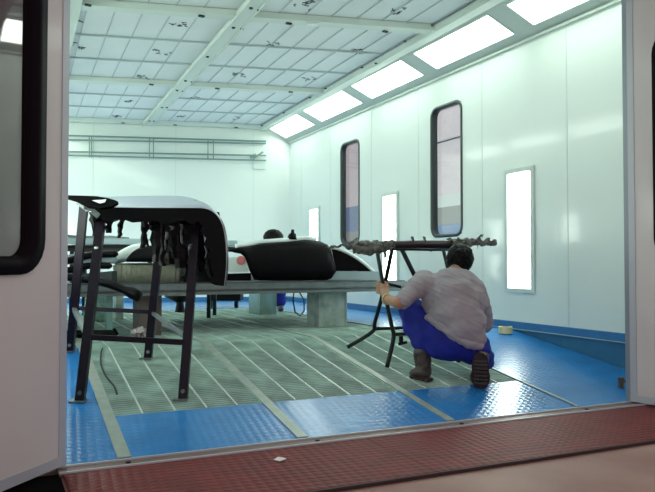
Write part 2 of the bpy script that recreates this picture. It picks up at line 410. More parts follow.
# --- slanted ceiling lamps
def slant(fr, a0, a1, first, group, label):
    def G(u, v, n): return fr(u, WT + .225 * v + n * .905, .5 * v - n * .415 + 0)   # v 0..1 up the slope, n outward
    t = thing('ceiling_lamp', label, 'ceiling lamp', G((a0 + a1) / 2, .5, 0), group)
    u0, u1, v0, v1 = a0 + .12, a1 - .12, .2, .86
    bm = B()
    for q in ((a0, u0, 0, 1), (u1, a1, 0, 1), (u0, u1, 0, v0), (u0, u1, v1, 1)):
        hexa(bm, [G(q[0], q[2], 0), G(q[1], q[2], 0), G(q[1], q[3], 0), G(q[0], q[3], 0)], [G(q[0], q[2], .03), G(q[1], q[2], .03), G(q[1], q[3], .03), G(q[0], q[3], .03)])
    obj('housing', bm, M['lamp_frame'], t)
    bm = B()
    for q in ((u0, u0 + .018, v0, v1), (u1 - .018, u1, v0, v1), (u0 + .018, u1 - .018, v0, v0 + .035), (u0 + .018, u1 - .018, v1 - .035, v1)):
        hexa(bm, [G(q[0], q[2], -.006), G(q[1], q[2], -.006), G(q[1], q[3], -.006), G(q[0], q[3], -.006)], [G(q[0], q[2], .0), G(q[1], q[2], .0), G(q[1], q[3], .0), G(q[0], q[3], .0)])
    obj('bezel', bm, M['frame'], t)
    bm = B(); hexa(bm, [G(u0, v0, .012), G(u1, v0, .012), G(u1, v1, .012), G(u0, v1, .012)], [G(u0, v0, .02), G(u1, v0, .02), G(u1, v1, .02), G(u0, v1, .02)])
    obj('diffuser', bm, M['lamp'], t)
da = [13.3, 11.80, 10.20, 8.68, 7.11, 5.52, 4.9]
ln = ['farthest, in the back corner', 'second from the back corner', 'third from the back, above the taller rounded window', 'fourth from the back, largest fully visible', 'nearest, cut by the top of the picture']
for i in range(5): slant(frR, da[i + 1] + .0, da[i], i == 0, 'slanted lamps along the right wall top', 'bright slanted ceiling lamp, ' + ln[i])
for i in range(6): slant(frL, 14.2 - 1.48 * (i + 1), 14.2 - 1.48 * i, False, 'slanted lamps along the left wall top', 'slanted ceiling lamp along the left wall, seen only as a reflection')
bm = B(); bar(bm, R(A0, WT - .012, .014), R(A1, WT - .012, .014), .026, .024); st(obj('trim_3', bm, M['frame']))
# --- back wall
BU = V((.978, .2087, 0)).normalized(); BO = BC(4.821, 12.25); BN = V((BU.y, -BU.x, 0))
frB = lambda u, z, n: BO - BU * u + BN * n + V((0, 0, z))
wb = st(obj('wall_back', wall_holes(frB, -.2, 5.2, -.05, 2.95, [], 0, -.06), M['wall']))
for u in (.62, 1.9, 3.2):
    bm = B(); fbox(bm, frB, u - .004, u + .004, .075, 2.88, .0005, .002); obj('panel_joint', bm, M['joint'], wb)
bm = B(); fbox(bm, frB, .03, 4.9, .004, .068, .001, .022); st(obj('baseboard_back', bm, M['skirt']))
# --- front wall round the doorway
frF = lambda u, z, n: T(u, n, z)
st(obj('wall_front', wall_holes(frF, -1.75, 3.02, -.32, 2.95, [(-1.20, 2.38, -.32, 2.5)], 0, .04), M['wall']))
bm = B(); fbox(bm, frF, -1.205, -1.165, -.30, 2.5, -.005, .045); fbox(bm, frF, 2.355, 2.384, -.30, 2.5, -.005, .045); fbox(bm, frF, -1.155, 2.335, 2.455, 2.5, -.005, .045)
st(obj('trim_4', bm, M['jamb']))
# --- ceiling
bm = B(); slab(bm, [BC(.25, 2.2, 2.99), BC(4.62, 2.2, 2.99), BC(4.62, 12.3, 2.99), BC(.25, 12.3, 2.99)], .04)
cl = st(obj('ceiling', bm, M['ceil']))
CZ = 2.95; CEIL = True
gc = [2.23 + .267 * k for k in range(8)] + [2.03 - .267 * k for k in range(1, 6)]
bs = [4.15, 5.05, 5.92, 7.70, 8.58, 10.36, 11.2]
bm = B()
for c in gc: bar(bm, BC(c, 3.0, 2.944), BC(c, 12.25, 2.944), .007, .010)
obj('filter_frame', bm, M['thinbar'], cl)
bm = B()
for b in bs: bar(bm, BC(.3, b, 2.936), BC(4.15, b, 2.936), .018, .016)
obj('cross_wire', bm, M['thinbar'], cl)
n_ = 0
for b in (3.98, 6.72, 9.48, 12.15):
    bm = B(); bar(bm, BC(.3, b, 2.915), BC(4.2, b, 2.915), .13, .06); st(obj('trim_5', bm, M['frame'])).name = 'trim_5'
bm = B(); bar(bm, BC(2.15, 3.0, 2.899), BC(2.15, 12.2, 2.899), .15, .04)
for c in (2.075, 2.225): bar(bm, BC(c, 3.0, 2.878), BC(c, 12.2, 2.878), .014, .022)
st(obj('trim_6', bm, M['frame'])).name = 'trim_6'
for side in (4.2, .55):
    bm = B(); bar(bm, BC(side, 3.0, 2.905), BC(side, 12.2, 2.905), .14, .05)
    bar(bm, BC(side - .06, 3.0, 2.875), BC(side - .06, 12.2, 2.875), .02, .02)
    st(obj('trim_7', bm, M['frame'])).name = 'trim_7'
CEIL = False
# bolts
for (px, py, z) in [(251, 9, 2.868), (259, 11, 2.868), (233.5, 28.5, 2.868), (242, 29.5, 2.868), (207.5, 57.5, 2.868), (185.5, 81.5, 2.868), (192, 82.5, 2.868), (177, 91, 2.868), (183, 92, 2.868), (162, 108, 2.868), (167, 108, 2.868), (149.5, 121.5, 2.868), (154, 121.5, 2.868)]:
    bm = B(); p = Z(px, py, z); cyl(bm, p, p + V((0, 0, .012)), .017, 10); obj('bolt', bm, M['bolt'], cl)
for (px, py) in [(87.5, 5), (201, 16), (288.5, 23.5), (385, 31.5), (151, 84.5), (217, 88.5), (290.5, 92), (123, 123), (175, 125), (236, 127.5)]:
    bm = B(); p = Z(px, py, 2.878); bar(bm, p + V((-.02, -.01, 0)), p + V((.025, .02, 0)), .03, .014); obj('bolt', bm, M['bolt'], cl)
for (px, py) in [(432.7, 26), (405, 42), (376, 64), (362, 68), (325.4, 89), (310, 98), (283.7, 113.4), (262, 126)]:
    bm = B(); p = Z(px, py, 2.872); cyl(bm, p, p + V((0, 0, .012)), .018, 10); obj('bolt', bm, M['bolt'], cl)
bm = B(); p = Z(312, 24.5, 2.872); ell(bm, p, (.06, .03, .012)); obj('white_fitting', bm, M['glow'], cl, True)
# printed marks on filters (unreadable scribbles)
for (px, py, sc) in [(180, 27, 1), (163, 52, 1), (143, 77, .8), (128, 101, .8), (117, 116, .8), (75, 18, 1), (77, 46, 1), (305, 5, 1.1), (398, 14, 1.2), (272, 45, .9), (357, 51, .9), (238, 75, .9), (309, 79, .9), (195, 98, .8), (236, 118, .8), (181, 116, .8)]:
    p = Z(px, py, 2.946); bm = B()
    for k in range(7):
        a = p + V((random.uniform(-.07, .07) * sc, random.uniform(-.11, .11) * sc, 0)); a.z = 2.946
        pts = [a + V((random.uniform(-.03, .03), random.uniform(-.045, .045), 0)) for _ in range(4)]
        tube(bm, pts, .0036, 4)
    obj('printed_mark', bm, M['mark'], cl)
# --- hall beyond the side windows
bm = B(); fbox(bm, frR, 4, 12.7, 1.65, 3.6, -1.6, -1.7); fbox(bm, frR, 12.7, 16, 1.71, 3.6, -1.6, -1.7); hw = st(obj('wall_outer', bm, M['hall']))
bm = B(); fbox(bm, frR, 4, 12.7, 1.47, 1.65, -1.59, -1.7); obj('white_band', bm, M['white'], hw)
bm = B(); fbox(bm, frR, 4, 12.7, 1.20, 1.47, -1.6, -1.7); obj('pale_band', bm, M['halgrey'], hw)
bm = B(); fbox(bm, frR, 4, 12.7, .8, 1.20, -1.6, -1.7); obj('dado', bm, M['halblue'], hw)
bm = B(); fbox(bm, frR, 12.7, 16, 1.23, 1.71, -1.6, -1.7); obj('dado', bm, M['halblue'], hw)
bm = B(); fbox(bm, frR, 12.7, 16, .8, 1.23, -1.6, -1.7); obj('lower_dado', bm, M['halgrey'], hw)
bm = B(); fbox(bm, frR, 4, 16, -.32, .8, -1.6, -1.7); obj('lower_wall', bm, M['halgrey'], hw)
bm = B(); bar(bm, R(4, 2.46, -1.59), R(12.7, 2.46, -1.59), .02, .018); obj('wall_line', bm, M['mark'], hw)

# --- doors
def leaf(name, hinge, dirv, side, W, wz0, wz1, z0=-.292, z1=2.44, length=.98, frame_w=.045):
    du = V(dirv).normalized(); nn = V(side).normalized()
    fr = lambda u, z, n: hinge + du * u - nn * n + V((0, 0, z))       # n>0 goes into the leaf, away from the visible face
    cx = (W[0] + W[1]) / 2; cz = (wz0 + wz1) / 2; w = W[1] - W[0]; h = wz1 - wz0; e = .04
    p = st(obj(name, wall_holes(fr, frame_w, length - frame_w, z0 + frame_w, z1 - frame_w, [(cx - w / 2 + e, cx + w / 2 - e, cz - h / 2 + e, cz + h / 2 - e)], .004, .045), M['door']))
    bm = B()
    for q in ((0, frame_w, z0, z1), (length - frame_w, length, z0, z1), (frame_w, length - frame_w, z0, z0 + frame_w), (frame_w, length - frame_w, z1 - frame_w, z1)): fbox(bm, fr, *q, 0, .05)
    obj('door_frame', bm, M['alu'], p)
    g = obj('gasket', ring(fr, cx, cz, w, h, .15, .075, -.012, .055), M['gasket'], p, True)
    obj('pane', disc(fr, cx, cz, w - .09, h - .09, .1, .022, .028), M['dpane'], p)
    return p, fr
hL = V((-1.170, 3.205, 0)); dL = V((-.30, -1, 0))
leaf('door_1', hL, dL, (1, -.3, 0), (.165, .80), .56, 2.12)
hR = V((1.985, 4.690, 0)); dR = V((.70, -1, 0))
leaf('door_2', hR, dR, (-1, -.7, 0), (.18, .80), .62, 2.10)

# ================================================================== OBJECTS
# wall rail frames on the back wall
t = thing('wall_rail', 'grey green pipe rail frame fixed high on the back wall', 'rail', frB(2.9, 2.25, 0))
def BW(px, py, n=.06):                                        # point on a plane n in front of the back wall
    return plane(px, py, BN, BN.dot(BO + BN * n))
for (y0, y1) in ((135.2, 141.2), (139.5, 143.5), (151.5, 155.5), (155, 160.5)):
    bm = B(); tube(bm, [BW(60, y0), BW(266, y1)], .013, 8); obj('pipe', bm, M['pipe'], t)
for x in (89.5, 91.5, 149.5, 153.5, 208, 213.5):
    bm = B(); tube(bm, [BW(x, 136.5 + (x - 70) * .03, .075), BW(x, 157 + (x - 70) * .02, .075)], .010, 8); obj('post', bm, M['pipe'], t)
for x, y in ((100, 136), (180, 139), (255, 141), (100, 157), (180, 158), (255, 160)):
    bm = B(); tube(bm, [BW(x, y, 0), BW(x, y, .07)], .01, 6); obj('bracket', bm, M['pipe'], t)
t = thing('wall_bracket', 'small folded pale bracket at the right end of the wall rails', 'bracket', BW(262, 155, .05))
bm = B(); bar(bm, BW(250, 157, .04), BW(256, 155, .04), .03, .05); bar(bm, BW(254, 158, .06), BW(263, 152, .06), .03, .03); obj('arm', bm, M['pipe'], t)
bm = B(); fbox(bm, lambda u, z, n: frB(u, z, n), .42, .62, 2.22, 2.34, .001, .03); obj('base', bm, M['frame'], t)

# ---- long work bench on block pedestals
BD = V((.894, .447, 0)); BNrm = V((-.447, .894, 0))
def Q(u, v, z=0): return V((-.014, 6.80, 0)) + BD * u + BNrm * v + V((0, 0, z))
bench = thing('work_bench', 'long low grey steel bench on block pedestals carrying car parts', 'bench', Q(-.8, .7, 0))
def qbox(bm, u0, u1, v0, v1, z0, z1): return hexa(bm, [Q(u0, v0, z0), Q(u1, v0, z0), Q(u1, v1, z0), Q(u0, v1, z0)], [Q(u0, v0, z1), Q(u1, v0, z1), Q(u1, v1, z1), Q(u0, v1, z1)])
U0, U1 = -2.55, .88
for v in (-.08, 1.45):
    bm = B(); qbox(bm, U0, U1, v, v + .1, .385, .437); qbox(bm, U0, U1, v + .03, v + .07, .365, .385); qbox(bm, U0, U1, v, v + .1, .342, .366); obj('side_beam', bm, M['beam'], bench)
bm = B(); qbox(bm, U0 + .02, U1 - .02, -.05, 1.52, .438, .446); obj('deck', bm, M['tabledeck'], bench)
for u in (U0 + .1, -1.4, -.3, U1 - .12):
    bm = B(); qbox(bm, u - .04, u + .04, .021, 1.449, .36, .43); obj('cross_beam', bm, M['beam'], bench)
def pedestal(pxl, pxa, pxb, pyb, m, label=None):              # left edge, near corner, right edge, foot row
    a = Z(pxa, pyb, 0); rb = (pxb - 327.5) / FOC; rl = (pxl - 327.5) / FOC
    w = (rb * a.y - a.x) / (BD.x - BD.y * rb); dep = (rl * a.y - a.x) / (BNrm.x - BNrm.y * rl)
    u = (a - Q(0, 0)).dot(BD); v = (a - Q(0, 0)).dot(BNrm); u2 = u + w
    bm = B(); qbox(bm, u, u2, v, v + dep, .001, .342)
    qbox(bm, u - .006, u + .012, v - .006, v + .006, .001, .342); qbox(bm, u2 - .012, u2 + .006, v - .006, v + .006, .001, .342)
    o = obj('pedestal', bm, m, bench)
    if label: o['label'] = label
pedestal(307, 319, 346, 327.5, M['galv'], 'galvanised sheet pedestal')
pedestal(133, 139, 161, 336, M['brownbox'], 'brownish pedestal')
pedestal(249, 260, 276, 315, M['galvblue'], 'bluish oversprayed pedestal')
pedestal(113, 116, 123, 320, M['galv'])
bm = B(); qbox(bm, -2.03, -1.98, -.02, .03, .001, .342); obj('post', bm, M['teal'], bench)['label'] = 'teal oversprayed post'
t = bench
bm = B(); pts = [Q(-.55 + .12 * math.sin(a * .1745), .55, .2 + .17 * math.cos(a * .1745)) for a in range(0, 37)]
tube(bm, [P(294, 291, 7.6), P(293, 300, 7.6), P(295, 312, 7.6), P(300, 316, 7.6), P(304, 311, 7.6), P(304, 300, 7.6), P(298, 290, 7.6)], .008, 6)
tag(obj('hose', bm, M['cable']), 'thin dark hose hanging in a loop under the bench', 'hose')

# ---- black bumper on bench
def shell(outline, d0, depth_dir, name, m, parent=None, thick=None, bevel=.0, smooth=False):
    pts = [P(x, y, d0) for x, y in outline]; bm = B(); poly_thick(bm, pts, depth_dir); return obj(name, bm, m, parent, smooth)
def loft(sections):                                           # list of closed loops of equal length
    bm = B(); L = [[bm.verts.new(p) for p in s] for s in sections]; N = len(L[0])
    for a, b in zip(L, L[1:]):
        for k in range(N): bm.faces.new([a[k], a[(k + 1) % N], b[(k + 1) % N], b[k]])
    bm.faces.new(list(reversed(L[0]))); bm.faces.new(L[-1]); return bm
def topcurve(keys, x):
    for (x0, y0), (x1, y1) in zip(keys, keys[1:]):
        if x0 <= x <= x1: t = (x - x0) / (x1 - x0); t = t * t * (3 - 2 * t) * .5 + t * .5; return y0 + (y1 - y0) * t
    return keys[-1][1]
def hollow(keys_t, keys_b, xa, xb, df, db, n=24, bulge=.06, seg=10):
    """a curved car-part body whose front silhouette runs between two outlines; rounded in depth"""
    secs = []
    for i in range(n + 1):
        x = xa + (xb - xa) * i / n; yt = topcurve(keys_t, x); yb = topcurve(keys_b, x)
        d = df(x) if callable(df) else df; D = db
        pt = P(x, yt, d); pb = P(x, yb, d); h = pt.z - pb.z; loop = []
        for k in range(seg * 2):
            a = 2 * math.pi * k / (seg * 2); cy = math.sin(a); cx = math.cos(a)
            sy = abs(cy) ** .6 * (1 if cy > 0 else -1); sx = abs(cx) ** .6 * (1 if cx > 0 else -1)
            loop.append(V((pt.x, d + D / 2 - sx * D / 2, (pt.z + pb.z) / 2 + sy * h / 2)))
        secs.append(loop)
    return loft(secs)
bp = thing('black_bumper', 'large black car bumper with white upper rim standing on the bench', 'car bumper', P(285, 282, 6.9))
kt = [(226, 249), (244, 246), (262, 242.5), (285, 241), (305, 239), (318, 240), (329, 244.5), (334, 252), (336, 268)]
kb = [(226, 251), (240, 254), (246, 259), (249, 272), (254, 281), (300, 281.3), (330, 280.5), (334, 276), (336, 272)]
obj('shell', hollow(kt, kb, 226, 336, lambda x: 6.55 + (x - 240) * .0045, .30), M['blackpl'], bp, True)
bm = B(); tube(bm, [P(x, topcurve(kt, x) - .6, 6.66 + (x - 240) * .0045) for x in range(236, 320, 4)], .024, 8); obj('white_rim', bm, M['white'], bp, True)
# fender to the right
fd = thing('car_fender', 'white edged car fender with dark inside lying right of the black bumper', 'car fender', P(355, 281, 7.2))
pts_o = [(329, 247), (340, 249.5), (352, 255), (364, 263), (374, 272), (380, 281)]
bm = B(); tube(bm, curve([P(x, y, 7.36) for x, y in pts_o], 5), .017, 8); obj('wing_edge', bm, M['white'], fd, True)
bm = B(); poly_thick(bm, [P(x, y + .8, 7.38) for x, y in pts_o[:-1]] + [P(374, 273.5, 7.38), P(356, 271, 7.38), P(330, 272, 7.38)], V((0, .25, 0))); obj('inner_liner', bm, M['blackpl'], fd)
bm = B(); poly_thick(bm, [P(323, 271, 7.32), P(378, 271.5, 7.32), P(383, 280.6, 7.32), P(323, 281, 7.32)], V((0, .05, 0))); obj('lower_panel', bm, M['paleblue'], fd)
# white tin with red spot
bx = thing('white_box', 'small white box with a red round spot left of the black bumper', 'box', P(233, 281, 7.0))
bm = B(); poly_thick(bm, [P(219, 258, 7.1), P(249, 256.5, 7.1), P(249, 272, 7.1), P(219, 273, 7.1)], V((.03, .16, 0))); obj('box_body', bm, M['white'], bx)
bm = B(); c = P(241, 260.5, 7.095); tube(bm, [c, c + V((0, .004, 0))], .045, 18); obj('red_spot', bm, M['redsp'], bx)
bm = B(); poly_thick(bm, [P(215, 274, 7.0), P(251, 273, 7.0), P(251, 281.2, 7.0), P(215, 281.6, 7.0)], V((.03, .3, 0)));
tag(obj('black_tray', bm, M['blackpl']), 'flat black tray on the bench under the white box', 'tray')
# grey strip panels behind
def panel(name, pts, d, dep, m, label, cat='car panel', grp='long car panels stacked behind the trestle'):
    bm = B(); poly_thick(bm, [P(x, y, d) for x, y in pts], V((0, dep, 0)))
    bmesh.ops.bevel(bm, geom=bm.edges[:], offset=.006, segments=2, affect='EDGES')
    return tag(obj(name, bm, m, smooth=False), label, cat, grp)
rack = thing('parts_rack', 'dark steel rack behind the bench holding long pale panels', 'rack', P(150, 312, 8.1))
rd = 8.1
for x in (72, 150, 209):
    bm = B(); a = P(x, 250, rd); bar(bm, V((a.x, rd, .001)), a, .04, .04, V((0, 1, 0))); obj('upright', bm, M['steel_black'], rack)
for y in (250,):
    bm = B(); a = P(62, y, rd); b = P(240, y, rd); bar(bm, a, b, .05, .03); obj('shelf_rail', bm, M['steel_black'], rack)
    bm = B(); bar(bm, a + V((0, .42, 0)), b + V((0, .42, 0)), .05, .03); obj('shelf_rail', bm, M['steel_black'], rack)
for x in (72, 150, 209):
    a = P(x, 250, rd); bm = B(); bar(bm, V((a.x, rd + .42, .001)), a + V((0, .42, 0)), .04, .04, V((0, 1, 0))); obj('upright', bm, M['steel_black'], rack)
panel('side_panel', [(60, 245), (150, 245), (238, 247), (238, 248.6), (60, 248.6)], 8.08, .4, M['blackpl'], 'thin black long panel, lowest on the rack behind the trestle')
panel('side_panel', [(66, 238), (130, 238.5), (237, 240.5), (238, 246), (66, 244)], 8.2, .3, M['paleblue'], 'pale blue long panel lying on the rack behind the trestle')
panel('side_panel', [(67, 234.5), (80, 236.5), (110, 235.5), (126, 237), (126, 238), (68, 238)], 8.22, .16, M['beam'], 'thin dark grey strip on top of the pale blue panel at left')
# second bumper and foam block on the bench at left
wbp = thing('white_bumper', 'white topped car bumper with dark inside lying on the beige block', 'car bumper', P(150, 270, 6.2))
kt2 = [(108, 260), (118, 250), (130, 244), (145, 241), (165, 240), (200, 243), (218, 250)]
kb2 = [(108, 264), (125, 261), (150, 261), (218, 262)]
obj('skin', hollow(kt2, kb2, 108, 218, 6.2, .26, n=20), M['white'], wbp, True)
kt3 = [(126, 258), (134, 249), (146, 245.5), (165, 244), (200, 246), (216, 252)]; kb3 = [(126, 262), (216, 263)]
obj('dark_inner', hollow(kt3, kb3, 126, 216, 6.15, .1, n=18), M['blackpl'], wbp, True)
bm = B(); poly_thick(bm, [P(112, 263, 6.2), P(178, 263, 6.2), P(176, 286, 6.2), P(170, 288, 6.2), P(120, 288, 6.2), P(114, 285, 6.2)], V((0, .3, 0)))
bmesh.ops.bevel(bm, geom=bm.edges[:], offset=.02, segments=3, affect='EDGES')
blk = obj('foam_block', bm, M['beige'], smooth=True); tag(blk, 'beige ribbed block on the bench under the white topped bumper', 'block')
bm = B()
for x in range(116, 176, 5): bar(bm, P(x, 265, 6.197), P(x, 286, 6.197), .005, .004, V((0, 1, 0)))
obj('rib', bm, M['beige'], blk)
bm = B(); poly_thick(bm, [P(183, 262, 6.35), P(213, 262, 6.35), P(213, 285.2, 6.35), P(183, 285.6, 6.35)], V((.02, .3, 0)))
tag(obj('dark_panel', bm, M['blackpl']), 'dark plastic panel leaning on the bench right of the beige block', 'car panel')
# small dark parts at the left end of the bench
for (a, b, r, lb) in (((64, 262), (118, 254), .03, 'short black trim piece on the bench left end, upper'), ((62, 272), (112, 266), .028, 'short black trim piece on the bench left end, lower')):
    bm = B(); p0 = P(*a, 5.95); p1 = P(*b, 5.95); tube(bm, curve([p0, (p0 + p1) / 2 + V((0, 0, .025)), p1], 6), [r * .5] + [r] * 11 + [r * .4], 8)
    tag(obj('trim_piece', bm, M['blackpl'], smooth=True), lb, 'car trim')
for (pts, m, lb) in ((([(66, 255), (86, 252), (112, 255), (112, 262), (66, 264)]), 'paleblue', 'pale curved panel at the bench left end'), (([(70, 275), (112, 271), (112, 284), (70, 286)]), 'tabledeck', 'grey box shaped panel at the bench left end')):
    bm = B(); poly_thick(bm, [P(x, y, 5.98) for x, y in pts], V((0, .14, 0))); tag(obj('side_panel', bm, M[m]), lb, 'car panel')
# things under the bench
t = thing('low_cart', 'low black wheeled cart beyond the bench, seen under it', 'cart', Z(223, 309, 0))
cz = Z(223, 309, 0)
for x in (210, 236): bm = B(); a = Z(x, 308, 0); tube(bm, [a + V((-.02, 0, .05)), a + V((.03, 0, .05))], .049, 14); obj('wheel', bm, M['blackpl'], t)
bm = B(); a = Z(207, 308, 0); b = Z(240, 308, 0); hexa(bm, [a + V((0, .03, .1)), b + V((0, .03, .1)), b + V((0, .4, .1)), a + V((0, .4, .1))], [a + V((0, .03, .2)), b + V((0, .03, .2)), b + V((0, .4, .2)), a + V((0, .4, .2))]); obj('tray', bm, M['blackpl'], t)
bm = B(); 
for q in (a, b):
    bar(bm, q + V((0, .2, .2)), q + V((0, .2, .34)), .04, .04)
bar(bm, a + V((0, .2, .33)), b + V((0, .2, .33)), .03, .03); obj('handle', bm, M['steel_black'], t)
bm = B(); a = Z(180, 312, 0); tube(bm, [a, a + V((0, 0, .02)), a + V((0, 0, .12)), a + V((0, 0, .2)), a + V((0, 0, .215))], [.07, .06, .045, .2, .19], 20)
tag(obj('round_stand', bm, M['blackpl'], smooth=False), 'small black round topped stand under the bench', 'stand')
bm = B(); a = Z(93, 322, 0); hexa(bm, [a + V((x, y, .001)) for x, y in ((-.12, 0), (.12, 0), (.12, .2), (-.12, .2))], [a + V((x, y, .30)) for x, y in ((-.10, 0), (.12, .03), (.10, .2), (-.12, .2))])
tag(blob('film_bundle', bm, M['green'], None, .02, 3, .03, .09), 'green and white crumpled film bundle under the bench left end', 'bundle')

def rest(o, z=.448):
    for q in [o] + list(o.children_recursive):
        if q.type == 'MESH':
            for v in q.data.vertices:
                if v.co.z < z and q.parent is None or (q.parent and (q.matrix_parent_inverse @ v.co).z + q.parent.location.z < z): 
                    if q.parent: v.co.z = z
                    else: v.co.z = z
for o in list(C.objects):
    if o.parent is None and o.get('label') and o.name.split('.')[0] in ('black_bumper', 'car_fender', 'white_box', 'black_tray', 'foam_block', 'dark_panel', 'white_bumper', 'side_panel') : rest(o)
# ---- left trestle
tre = thing('steel_trestle', 'tall purple brown steel trestle in the left foreground', 'trestle', V((-1.33, 4.5, -.1)))
def rp(px, py): 
    n = (K(1, 0) - K(0, 0)).cross(K(0, 1) - K(0, 0)); return plane(px, py, n, n.dot(K(0, 0)))
fFL, fFR, fRR, fRL = rp(80, 402), rp(183, 400), rp(148, 359), rp(70, 352)
tFL, tFR = P(102, 211, 4.36), P(197, 212, 4.50); tRL, tRR = P(84, 206, 4.75), P(163, 210, 4.85)
legs = ((fFL, tFL), (fFR, tFR), (fRR, tRR), (fRL, tRL))
for f, tp in legs:
    bm = B(); f2 = f + V((0, 0, .004)); bar(bm, f2, tp, .052, .038, V((0, 1, 0))); l = obj('leg', bm, M['steel_purple'], tre)
    bm = B(); d_ = (tp - f2).normalized()
    hexa(bm, [f + V((x, y, .003 + .09 * y)) for x, y in ((-.055, -.03), (.03, -.03), (.03, .03), (-.055, .03))], [f + V((x, y, .012 + .09 * y)) for x, y in ((-.055, -.03), (.03, -.03), (.03, .03), (-.055, .03))])
    cyl(bm, f2 + d_ * .05 - V((0, .028, 0)), f2 + d_ * .05 + V((0, .028, 0)), .012, 10)
    obj('foot', bm, M['steel_pale'], l)
def on(leg, py):                                              # the point of a leg seen at pixel row py
    f, tp = leg; lo, hi = 0.0, 1.0
    for _ in range(40):
        m_ = (lo + hi) / 2; q = f.lerp(tp, m_); r = q - V((0, 0, CAMZ)); 
        c, s = math.cos(PITCH), math.sin(PITCH); zc = r.y * c + r.z * s; yc = -r.y * s + r.z * c
        y = 246 - FOC * yc / zc
        if y > py: lo = m_
        else: hi = m_
    return f.lerp(tp, lo)
FLl, FRl, RRl, RLl = legs
for a, b, m_, w in ((on(FLl, 337), on(FRl, 342.5), 'steel_purple', .032), (on(RLl, 308), on(RRl, 312), 'steel_purple', .028), (on(RRl, 313), on(FRl, 338), 'steel_pale', .022), (on(RLl, 309), on(FLl, 336), 'steel_pale', .028), (tFL, tFR, 'steel_purple', .036), (tRL, tRR, 'steel_purple', .036), (tFL, tRL, 'steel_purple', .034), (tFR, tRR, 'steel_purple', .034)):
    bm = B(); bar(bm, a, b, w, w); obj('crossbar', bm, M[m_], tre)
bm = B(); c = P(96, 213, 4.3); bar(bm, c + V((-.02, 0, .012)), c + V((.02, 0, -.02)), .02, .035); obj('top_bracket', bm, M['steel_pale'], tre)
bm = B(); bar(bm, P(79, 201, 4.7), P(90, 209, 4.7), .03, .05); obj('top_bracket', bm, M['steel_pale'], tre)
bm = B(); c = on(FLl, 248); ell(bm, c + V((0, -.03, 0)), (.013, .006, .008)); obj('white_dot', bm, M['glow'], tre)
# upside-down bumper on the trestle
ub = thing('primed_bumper', 'pale lavender primed car bumper shell upside down on the tall trestle', 'car bumper', P(155, 211, 4.6))
path = [(93, 207.5), (110, 207.5), (150, 208), (190, 208), (204, 208.5), (213, 212), (220, 220), (224, 232), (226, 250), (226, 268), (224, 286)]
def off_back(i, n):                                           # back edge is higher and farther
    return i
pf = curve([P(x, y, 4.30) for x, y in path], 5)
pathb = [(104, 197.2), (116, 197), (150, 196.2), (180, 196.5), (192, 199), (203, 204), (213, 214), (218, 228), (221, 250), (222, 268), (220, 284)]
pb_ = curve([P(x, y, 4.80) for x, y in pathb], 5)
bm = B(); n = len(pf); rows_ = []
for i in range(n):
    a, b = pf[i], pb_[i]; row = []
    for k in range(7):
        t_ = k / 6; q = a.lerp(b, t_); nrm = V((0, -.2, .98)) if i < n * .4 else V((.7, 0, .5))
        row.append(q + nrm * (.018 * math.sin(math.pi * t_)))
    rows_.append([bm.verts.new(q) for q in row])
for a, b in zip(rows_, rows_[1:]):
    for k in range(6): bm.faces.new([a[k], a[k + 1], b[k + 1], b[k]])
o = obj('skin', bm, M['lav'], ub, True); sd = o.modifiers.new('t', 'SOLIDIFY'); sd.thickness = .006; sd.offset = 0
# dark inner flange following the front edge
bm = B(); L_ = []
widths = [.075, .08, .085, .09, .10, .12, .13, .12, .10, .08, .06]
for i in range(n):
    a = pf[i]; w = widths[min(int(i / 5), 10)] + .012 * math.sin(i * 1.7)
    tdir = (pf[min(i + 1, n - 1)] - pf[max(i - 1, 0)]).normalized(); inn = V((tdir.z, 0, -tdir.x)).normalized()
    if i < 3: inn = V((0, 0, -1))
    inn = inn if inn.z < .1 or i > 25 else -inn
    if i > 25 and inn.x > 0: inn = -inn
    dy = V((0, .10, 0)); e = V((0, -.006, 0))
    L_.append([bm.verts.new(q) for q in (a + e, a + inn * w + e, a + inn * w * .9 + dy, a + dy)])
for a, b in zip(L_, L_[1:]):
    for k in range(4): bm.faces.new([a[k], a[(k + 1) % 4], b[(k + 1) % 4], b[k]])
bm.faces.new(L_[0]); bm.faces.new(list(reversed(L_[-1])))
obj('inner_flange', bm, M['blackpl'], ub)
# underside lining along the back edge
bm = B(); bar(bm, P(100, 203, 4.66), P(200, 203, 4.66), .3, .012); obj('lining', bm, M['blackpl'], ub)
bm = B(); poly_thick(bm, [P(x, y, 4.72) for x, y in ((158, 212), (219, 212), (223, 262), (221, 284), (206, 281), (192, 270), (186, 276), (176, 258), (168, 263), (162, 240), (158, 236))], V((0, .02, 0))); obj('inner_liner', bm, M['blackpl'], ub)
# hanging shreds of masking film
def shred(x, y0, y1, w, d, m, par, seed, name='film_shred', slant=0):
    rnd = random.Random(seed); nn = 6; bm = B(); L = []
    for i in range(nn + 1):
        t_ = i / nn; y = y0 + (y1 - y0) * t_; ww = w * (1.15 - .65 * t_) * (1 + rnd.uniform(-.35, .35)); xx = x + slant * t_ + rnd.uniform(-1.2, 1.2)
        c = P(xx, y, d + rnd.uniform(-.015, .015)); hw_ = ww / 2 / FOC * d; th = .006
        L.append([bm.verts.new(c + V(q)) for q in ((-hw_, -th, 0), (0, -th * 3, 0), (hw_, -th, 0), (hw_ * .8, th, 0), (-hw_ * .8, th, 0))])
    for a, b in zip(L, L[1:]):
        for k in range(5): bm.faces.new([a[k], a[(k + 1) % 5], b[(k + 1) % 5], b[k]])
    bm.faces.new(L[0]); bm.faces.new(list(reversed(L[-1])))
    return obj(name, bm, M[m], par, False)
